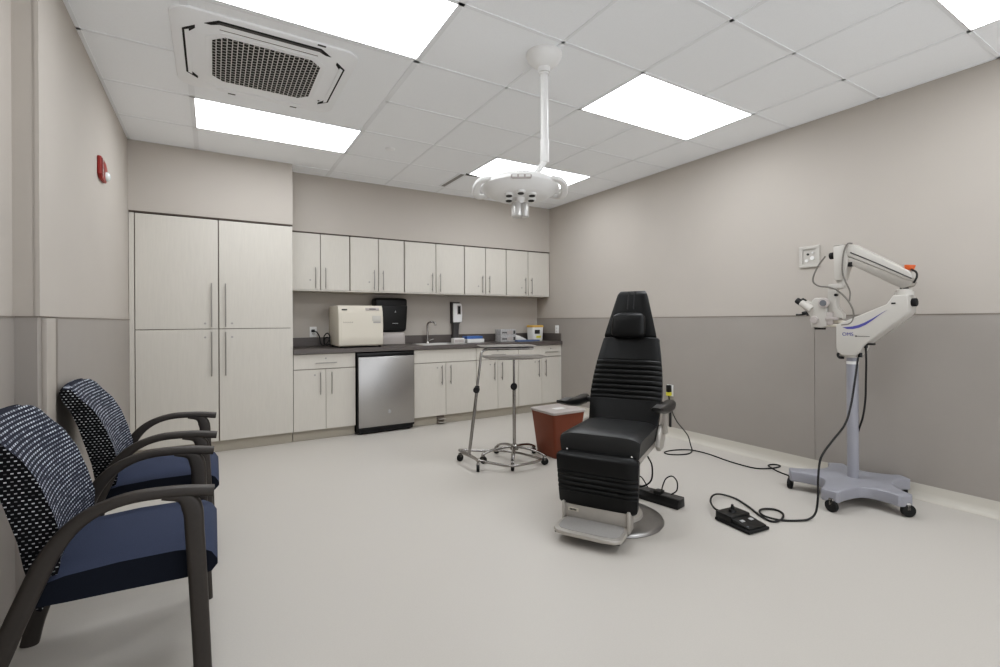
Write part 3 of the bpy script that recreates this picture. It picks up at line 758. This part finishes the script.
MB().tube([(.02, .01, .076), (.015, .03, .10), (.03, .05, .15), (.075, .05, .175), (.115, .035, .15), (.12, .02, .10), (.09, .005, .07)], .0045, 8, 6).build('cable_loop', 'rubber', fb)

# ------------------------------------------------------------------ power cord on the floor between outlet and microscope
pc_ = [(4.06, 3.345, .44), (4.05, 3.304, .302), (4.0, 3.203, .201), (3.93, 3.065, .145), (3.87, 2.962, .106), (3.81, 2.888, .045), (3.77, 2.843, .008), (3.66, 2.80, .006), (3.55, 2.835, .006), (3.497, 2.899, .006), (3.534, 2.953, .006), (3.666, 2.945, .006), (3.77, 2.853, .012), (3.807, 2.704, .006), (3.761, 2.48, .006), (3.751, 2.322, .006), (3.77, 2.232, .006), (3.858, 2.176, .006), (3.965, 2.160, .006), (4.0, 2.18, .007), (3.985, 2.222, .007), (3.93, 2.228, .008), (3.88, 2.194, .013), (3.835, 2.10, .006), (3.80, 1.99, .006), (3.775, 1.80, .006)]
po = tag(MB().tube(pc_, .0055, 8, 6).build('power_cord', 'rubber'), 'thin black power cord running from wall outlet along floor to the microscope', 'cord')
MB().bx(4.035, 4.078, 3.315, 3.355, .462, .535, .006).build('plug', 'black', po)
MB().bx(4.040, 4.074, 3.312, 3.36, .425, .462, .003).build('tag', 'tag', po)

# ------------------------------------------------------------------ biohazard bin
bi = thing('waste_bin', 'red brown plastic waste bin with grey lid behind the exam chair', 'bin', (2.690, 3.452, 0))
MB().loft([[(x, y, z) for x, y in rrect(w, d, .025)] for z, w, d in ((0, .26, .27), (.012, .275, .285), (.385, .355, .345), (.39, .355, .345))]).build('body', 'rust', bi)
ld = MB().loft([[(x, y, z) for x, y in rrect(w, d, .03)] for z, w, d in ((.392, .372, .362), (.398, .378, .366), (.412, .376, .364), (.418, .35, .34))]).build('lid', 'lidgrey', bi)
MB().box((-.02, -.04, .4188), (.11, .07, .002)).build('label_sticker', 'paper', ld)

# ------------------------------------------------------------------ instrument stands
def castor(x, y, top, parent, r=.026, a=0):
    c = MB().cyl((x, y, r+.012), (x, y, top), .007, n=10).box((x+.012*math.cos(a), y+.012*math.sin(a), r*1.5+.004), (.03, .024, r*1.3), .006, rot=Matrix.Rotation(a, 4, 'Z')).build('castor', 'chrome', parent)
    q = V((math.cos(a+math.pi/2), math.sin(a+math.pi/2), 0)); p0 = V((x+.012*math.cos(a), y+.012*math.sin(a), r))
    MB().cyl(p0-q*.012, p0+q*.012, r, n=20, bev=.003).build('wheel', 'blackm', c)
    return c
def tray(mb, w, d, z, m):
    rings = []
    for a, zz in ((0, .0), (-.03, .003), (-.012, .012), (.0, .015), (.014, .015), (.014, .012), (.0, .011), (-.014, .008), (-.032, -.001), (-.2, -.001)):
        rings.append([(x, y, z+zz) for x, y in rrect(w+2*a if a > -.1 else .02, d+2*a if a > -.1 else .02, .04 if a > -.1 else .005)])
    mb.loft(rings[1:], True, True); mb.bm.transform(m); return mb
st2 = thing('instrument_stand', 'chrome instrument stand with centre pole and five castor star base', 'stand', (2.228, 3.467, 0))
for k in range(5):
    a = R(18+72*k); cx_, sx_ = math.cos(a), math.sin(a)
    lg = MB().tube([(.02*cx_, .02*sx_, .125), (.10*cx_, .10*sx_, .122), (.20*cx_, .20*sx_, .105), (.265*cx_, .265*sx_, .08), (.285*cx_, .285*sx_, .066)], .011, 10, 4, flat=(.030, .018), side=(-sx_, cx_, 0)).build('leg', 'chrome', st2)
    castor(.285*cx_, .285*sx_, .07, lg, .031, a+R(60+40*k))
MB().lathe([(0, .10), (.035, .10), (.04, .115), (.035, .14), (.018, .15), (0, .15)]).build('hub', 'chrome', st2)
MB().cyl((0, 0, .13), (0, 0, .67), .0145, n=20).build('lower_pole', 'chrome', st2)
MB().cyl((0, 0, .64), (0, 0, .885), .0105, n=16).build('upper_pole', 'chrome', st2)
MB().lathe([(0, .625), (.017, .625), (.019, .635), (.019, .67), (.0, .67)]).cyl((0, 0, .648), (-.028, -.04, .648), .029, n=14, bev=.005).build('knob', 'blackm', st2)
tm = Matrix.Rotation(R(-20), 4, 'Z')
p = MB().box((0, 0, .888), (.30, .18, .012), .003); p.bm.transform(tm); p.build('tray_support', 'chrome', st2)
tray(MB(), .52, .33, .892, tm).build('tray', 'traysteel', st2)

st1 = thing('instrument_stand', 'chrome instrument stand with offset side pole, its higher tray overlapping the other', 'stand', (1.83, 3.55, 0))
loop = [(.01, .19, .085), (.0, -.03, .085), (.03, -.15, .075), (.14, -.29, .060), (.20, -.36, .060), (.30, -.372, .060), (.46, -.36, .060), (.50, -.30, .060), (.44, -.06, .06), (.33, .09, .060), (.18, .15, .065)]
MB().tube(loop, .011, 10, 6, closed=True).build('base_loop', 'chrome', st1)
bm_ = MB().tube([(.01, .20, .085), (.005, .10, .092), (.0, 0, .094), (.0, -.10, .09), (-.005, -.17, .08)], .012, 10, 4).build('crossbar', 'chrome', st1)
for x, y, a in ((.008, .165, 200), (-.004, -.165, 240)): castor(x, y, .085, bm_, .031, R(a))
MB().tube([(.0, .0, .09), (.035, -.02, .40), (.062, -.034, .66)], .0135, 14, 4).build('lower_pole', 'chrome', st1)
MB().tube([(.06, -.033, .64), (.085, -.045, .85), (.092, -.049, .925), (.105, -.05, .957), (.14, -.055, .972), (.22, -.065, .974), (.55, -.16, .974)], .0105, 12, 6).build('upper_arm', 'chrome', st1)
MB().cyl((.048, -.03, .64), (.075, -.04, .64), .018).cyl((.06, -.033, .64), (.03, -.075, .64), .026, n=14, bev=.005).cyl((.06, -.033, .615), (.0635, -.0345, .668), .019).build('knob', 'blackm', st1)
tm = Matrix.Translation((.345, -.05, 0)) @ Matrix.Rotation(R(-20), 4, 'Z')
p = MB().tube([(-.19, -.12, .980), (.20, -.12, .980), (.20, .12, .980), (-.19, .12, .980)], .006, 8, 1, closed=True); p.bm.transform(tm); p.build('tray_support', 'chrome', st1)
tray(MB(), .46, .30, .986, tm).build('tray', 'traysteel', st1)

# ------------------------------------------------------------------ operating microscope (arm lies along the right wall)
mi = thing('operating_microscope', 'white operating microscope on blue grey star base beside the right wall', 'microscope', (3.75, 1.547, 0))
def MY(pts, x): return [(x, y-1.555, z) for y, z in pts]
# star base
angs = [(41, .33), (122, .375), (186, .43), (250, .36), (327, .35)]
pts = []; nA = len(angs)
for k, (a, r_) in enumerate(angs):
    d0 = a; a = R(a); u = V((math.cos(a), math.sin(a), 0)); w = V((-u.y, u.x, 0)); hw = .052
    pts += [u*(r_-.05)-w*hw, u*(r_-.012)-w*hw, u*r_-w*(hw-.014), u*r_+w*(hw-.014), u*(r_-.012)+w*hw, u*(r_-.05)+w*hw]
    a2, r2 = angs[(k+1)%nA]; a2 = R(a2+(360 if k == nA-1 else 0)); u2 = V((math.cos(a2), math.sin(a2), 0)); w2 = V((-u2.y, u2.x, 0))
    p0, p3 = u*(r_-.05)+w*hw, u2*(r2-.05)-w2*hw
    am = (a+a2)/2; c_ = V((math.cos(am), math.sin(am), 0))*.165
    # rounded concave bay between neighbouring feet
    for t in (.12, .25, .38, .5, .62, .75, .88):
        pts.append(p0*(1-t)**3+(c_*1.05+(p0-c_)*.12)*3*t*(1-t)**2+(c_*1.05+(p3-c_)*.12)*3*t*t*(1-t)+p3*t**3)
def bz(p): return (p.x, p.y, .062)
sm = [];
b_ = MB().prism([bz(p) for p in pts], (0, 0, .072), .008, 3).build('base', 'bluegrey', mi)
for a, r_ in angs:
    a = R(a); cx_, sx_ = (r_-.024)*math.cos(a), (r_-.024)*math.sin(a)
    castor(cx_+.015*math.cos(a), cx_*0+sx_+.015*math.sin(a), .064, b_, .039, a+R(70))
MB().cyl((0, 0, .13), (0, 0, .955), .0335, n=32).build('column', 'bluegrey', mi)
MB().cyl((0, 0, .905), (0, 0, .925), .0347, n=32).build('column_band', 'white', mi)
body = [(1.628, 1.015), (1.622, .985), (1.585, .962), (1.511, .966), (1.485, 1.0), (1.472, 1.032), (1.378, 1.117), (1.245, 1.228), (1.228, 1.255), (1.228, 1.35), (1.238, 1.362), (1.305, 1.362), (1.340, 1.306), (1.458, 1.251), (1.618, 1.178), (1.628, 1.165)]
bd = MB().prism(MY(body, -.062), (.124, 0, 0), .008, 3).build('arm_body', 'offwhite', mi)
sw = [(1.588, 1.156), (1.560, 1.1595), (1.528, 1.163), (1.495, 1.172), (1.460, 1.188), (1.420, 1.212), (1.380, 1.240), (1.335, 1.270), (1.378, 1.236), (1.415, 1.203), (1.452, 1.174), (1.490, 1.154), (1.525, 1.145), (1.560, 1.145)]
MB().prism(MY(sw, -.0622), (-.0012, 0, 0)).build('violet_band', 'purple', bd)
tmx = Matrix.Translation((-.063, 1.556-1.555, 1.109)) @ Matrix.Rotation(R(-90), 4, 'Z') @ Matrix.Rotation(R(90), 4, 'X')
lettering('OMS', .033, tmx, 'inkblue', bd)
MB().bx(-.0632, -.062, 1.43-1.555, 1.51-1.555, 1.0955, 1.0985).bx(-.0635, -.062, 1.502-1.555, 1.513-1.555, 1.094, 1.102).build('marking', 'dark', bd)
MB().box((-.063, 1.302-1.555, 1.311), (.004, .022, .010), .001).build('vent_slot', 'ink', bd)
MB().cyl((0, 0, .95), (0, 0, .972), .05, n=24).cyl((-.01, .045, .965), (-.01, .06, .965), .02).build('column_clamp', 'offwhite', mi)
MB().tube([(-.035, .048, .985), (-.045, .068, .970), (-.04, .062, .948), (-.02, .045, .945)], .009, 8, 4).build('clamp_lever', 'black', mi)
MB().cyl((0, 1.232-1.555, 1.315), (0, 1.203-1.555, 1.315), .026, n=18, bev=.004).cyl((0, 1.236-1.555, 1.315), (0, 1.226-1.555, 1.315), .012).build('tension_knob', 'blackm', mi)
MB().cyl((0, 1.266-1.555, 1.358), (0, 1.266-1.555, 1.385), .047, n=28).cyl((0, 1.266-1.555, 1.385), (0, 1.266-1.555, 1.40), .038, n=28).build('pivot', 'offwhite', mi)
MB().cyl((0, 1.268-1.555, 1.396), (0, 1.268-1.555, 1.415), .022, n=16).build('pivot_bushing', 'blackm', mi)
up = [(1.572, 1.690), (1.556, 1.712), (1.528, 1.716), (1.230, 1.512), (1.216, 1.49), (1.215, 1.466), (1.228, 1.450), (1.572, 1.648)]
ua = MB().prism(MY(up, -.045), (.09, 0, 0), .008, 3).build('upper_arm', 'offwhite', mi)
lo = [(1.568, 1.642), (1.562, 1.590), (1.268, 1.402), (1.225, 1.418), (1.212, 1.444)]
MB().prism(MY(lo, -.036), (.072, 0, 0), .005).build('parallel_link', 'alu', mi)
MB().tube(MY([(1.545, 1.664), (1.40, 1.578), (1.215, 1.462)], -.046), .004, 6, 1).build('arm_groove', 'dark', ua)
MB().cyl((-.01, 1.238-1.555, 1.518), (-.01, 1.234-1.555, 1.550), .022, .029, n=18, bev=.004).build('lock_knob', 'orange', mi)
MB().tube(MY([(1.222, 1.52), (1.198, 1.50), (1.195, 1.47), (1.21, 1.435)], -.03), .006, 8, 5).build('arm_cable', 'rubber', mi)
hc = [(1.652, 1.706), (1.645, 1.716), (1.60, 1.722), (1.566, 1.716), (1.562, 1.60), (1.596, 1.482), (1.645, 1.482)]
MB().prism(MY(hc, -.045), (.09, 0, 0), .006).build('head_bracket', 'offwhite', mi)
MB().bx(-.04, .04, 1.585-1.555, 1.65-1.555, 1.722, 1.728, .002).build('bracket_cap', 'alu', mi)
MB().cyl((-.0, 1.652-1.555, 1.66), (0, 1.668-1.555, 1.66), .016).cyl((0, 1.664-1.555, 1.66), (0, 1.69-1.555, 1.66), .024, n=18, bev=.004).build('drag_knob', 'blackm', mi)
MB().cyl((-.02, 1.55-1.555, 1.60), (-.02, 1.55-1.555, 1.572), .02).build('hinge_knob', 'blackm', mi)
MB().cyl((0, 1.62-1.555, 1.44), (0, 1.62-1.555, 1.485), .026).bx(-.03, .03, 1.60-1.555, 1.69-1.555, 1.425, 1.458, .005).build('swivel', 'offwhite', mi)
MB().prism(MY([(1.698, 1.445), (1.640, 1.445), (1.640, 1.30), (1.60, 1.245), (1.60, 1.215), (1.69, 1.235)], -.026), (.052, 0, 0), .005).build('suspension_arm', 'offwhite', mi)
MB().cyl((-.03, 1.635-1.555, 1.38), (-.05, 1.635-1.555, 1.38), .010).build('set_screw', 'black', mi)
sb = [(1.795, 1.345), (1.775, 1.365), (1.735, 1.365), (1.70, 1.335), (1.69, 1.24), (1.69, 1.165), (1.725, 1.150), (1.80, 1.155), (1.805, 1.20), (1.80, 1.26)]
hd_ = MB().prism(MY(sb, -.042), (.084, 0, 0), .010, 3).build('optical_head', 'offwhite', mi)
MB().cyl((-.042, 1.708-1.555, 1.326), (-.062, 1.708-1.555, 1.326), .036, n=24, bev=.004).build('magnification_knob', 'lidgrey', hd_)
MB().cyl((-.062, 1.708-1.555, 1.326), (-.065, 1.708-1.555, 1.326), .022, n=24).build('knob_cap', 'lampglass', hd_)
MB().cyl((-.042, 1.772-1.555, 1.207), (-.058, 1.772-1.555, 1.207), .027, n=24, bev=.003).cyl((-.058, 1.772-1.555, 1.207), (-.060, 1.772-1.555, 1.207), .017, n=24).build('focus_knob', 'lidgrey', hd_)
MB().cyl((0, 1.757-1.555, 1.155), (0, 1.757-1.555, 1.138), .037, .034, n=24).build('objective', 'blackm', mi)
bt = MB().prism(MY([(1.775, 1.235), (1.80, 1.225), (1.835, 1.275), (1.825, 1.325), (1.80, 1.335), (1.77, 1.30)], -.04), (.08, 0, 0), .008).build('binocular_body', 'offwhite', mi)
for s in (-1, 1):
    x = s*.032
    tb = MB().cyl((x, 1.795-1.555, 1.282), (x, 1.868-1.555, 1.333), .031, .024, n=20).build('eyepiece', 'offwhite', mi)
    MB().cyl((x, 1.862-1.555, 1.329), (x, 1.900-1.555, 1.355), .024, .021, n=20, bev=.003).build('eyecup', 'blackm', tb)
MB().tube(MY([(1.905, 1.246), (1.87, 1.246), (1.835, 1.252), (1.81, 1.250)], -.03), .007, 8, 3).tube(MY([(1.862, 1.258), (1.838, 1.262), (1.82, 1.243)], -.03), .010, 8, 3).build('lever_handle', 'black', mi)
MB().tube(MY([(1.70, 1.20), (1.65, 1.198), (1.59, 1.183)], -.01), .016, 10, 3).tube(MY([(1.70, 1.17), (1.65, 1.168), (1.58, 1.172)], -.03), .010, 8, 3).build('light_guide_port', 'ivory', mi)
MB().bx(-.05, .02, 1.625-1.555, 1.70-1.555, 1.206, 1.230, .004).bx(-.046, .02, 1.655-1.555, 1.695-1.555, 1.172, 1.262, .005).build('coupling', 'lidgrey', mi)
MB().tube(MY([(1.693, 1.655), (1.735, 1.60), (1.770, 1.525), (1.772, 1.478), (1.735, 1.448), (1.688, 1.440), (1.64, 1.425), (1.60, 1.392), (1.56, 1.345), (1.532, 1.29), (1.523, 1.245), (1.528, 1.205), (1.55, 1.180), (1.595, 1.172)], -.058), .0058, 8, 5).build('light_cable', 'greycable', mi)
MB().tube(MY([(1.530, 1.722), (1.555, 1.725), (1.575, 1.69), (1.587, 1.62), (1.588, 1.53), (1.57, 1.465), (1.545, 1.40), (1.548, 1.335)], -.055), .0052, 8, 5).build('head_cable', 'greycable', mi)
MB().cyl((-.02, 1.47-1.555, 1.045), (-.02, 1.47-1.555, 1.02), .012).cyl((-.03, 1.497-1.555, .985), (-.03, 1.497-1.555, .955), .012).bx(-.04, .0, 1.42-1.555, 1.475-1.555, 1.040, 1.052, .002).build('cable_socket', 'black', mi)
MB().tube([(-.015, 1.471-1.555, 1.032), (-.012, 1.470-1.555, .93), (-.01, 1.473-1.555, .80), (-.005, 1.479-1.555, .669), (.0, 1.496-1.555, .55), (.012, 1.525-1.555, .46), (.03, 1.548-1.555, .38)], .006, 8, 5).build('power_lead', 'rubber', mi)

# ------------------------------------------------------------------ microscope foot pedal with cable
fdl = thing('foot_pedal', 'black foot pedal on the floor with looped cable to the microscope', 'foot pedal', (2.668, 1.677, 0), R(-97))
# local x runs from the heel at far left to the toe; local y across
MB().bx(-.17, .175, -.105, .105, .004, .022, .004).build('base', 'blackm', fdl)
MB().bx(-.17, -.005, -.10, .10, .020, .062, .008).build('switch_housing', 'black', fdl)
MB().prism([(-.005, -.09, .022), (.16, -.09, .022), (.16, -.09, .032), (-.005, -.09, .05)], (0, .18, 0), .003).build('treadle', 'black', fdl)
for s in (-1, 1): MB().box((.055, s*.045, .0455), (.028, .034, .004), .001, rot=Matrix.Rotation(R(6), 4, 'Y')).build('marker', 'silverink', fdl)
MB().box((.135, -.075, .0375), (.014, .014, .004), .001).build('status_light', 'lampglass', fdl)
MB().cyl((-.09, .0, .055), (-.09, .0, .075), .035, .028).cyl((-.09, 0, .07), (-.09, 0, .105), .014, .010).build('joystick', 'black', fdl)
iw = Matrix.Translation((2.668, 1.677, 0)) @ Matrix.Rotation(R(-97), 4, 'Z'); iw.invert()
for ch in fdl.children: ch.data.transform(Matrix.Diagonal((.68, .80, .95, 1)))
cab = [(2.66, 1.775, .045), (2.66, 1.84, .04), (2.763, 1.945, .03), (2.869, 2.005, .03), (2.962, 2.015, .02), (3.004, 1.932, .010), (2.947, 1.805, .010), (2.874, 1.684, .008), (2.849, 1.60, .008), (2.92, 1.583, .008), (3.02, 1.625, .008), (3.045, 1.688, .008), (2.981, 1.725, .012), (2.905, 1.705, .020), (2.861, 1.646, .020), (2.914, 1.580, .008), (3.005, 1.517, .008), (3.07, 1.495, .012), (3.11, 1.479, .05), (3.13, 1.476, .149), (3.15, 1.485, .234), (3.185, 1.491, .337), (3.23, 1.488, .392), (3.32, 1.478, .456), (3.45, 1.466, .543), (3.55, 1.474, .654), (3.62, 1.479, .811), (3.685, 1.488, .955)]
MB().tube([iw @ V(p) for p in cab], .0062, 8, 6).build('cable', 'rubber', fdl)

# ------------------------------------------------------------------ camera
cam = bpy.data.cameras.new('camera'); co_ = bpy.data.objects.new('camera', cam); C.objects.link(co_)
yaw, roll, F = .5425, -.0055, 476.0
rt, fw, upv = V((math.cos(yaw), -math.sin(yaw), 0)), V((math.sin(yaw), math.cos(yaw), 0)), V((0, 0, 1))
xr = rt*math.cos(roll)+upv*math.sin(roll); yu = -rt*math.sin(roll)+upv*math.cos(roll)
mw = Matrix((xr, yu, -fw)).transposed().to_4x4(); mw.translation = (0, 0, 1.215)
co_.matrix_world = mw
cam.sensor_width = 36; cam.lens = 36*F/1000; cam.shift_y = -12.9/1000; cam.clip_start = .02
bpy.context.scene.camera = co_

# ------------------------------------------------------------------ world and look
w = bpy.data.worlds.new('fill_light'); bpy.context.scene.world = w; w.use_nodes = True  # even fill added from the open side behind the camera, no fixture there
bg = w.node_tree.nodes['Background']; bg.inputs[0].default_value = (.93, .96, 1.0, 1); bg.inputs[1].default_value = 1.7
sc = bpy.context.scene
sc.view_settings.view_transform = 'Standard'; sc.view_settings.look = 'None'; sc.view_settings.exposure = 0
vs = sc.view_settings; vs.use_curve_mapping = True
cv = vs.curve_mapping.curves[3]
for x_, y_ in ((.025, .0165), (.11, .102), (.32, .325)): cv.points.new(x_, y_)
vs.curve_mapping.update()
sc.cycles.max_bounces = 10; sc.cycles.diffuse_bounces = 6
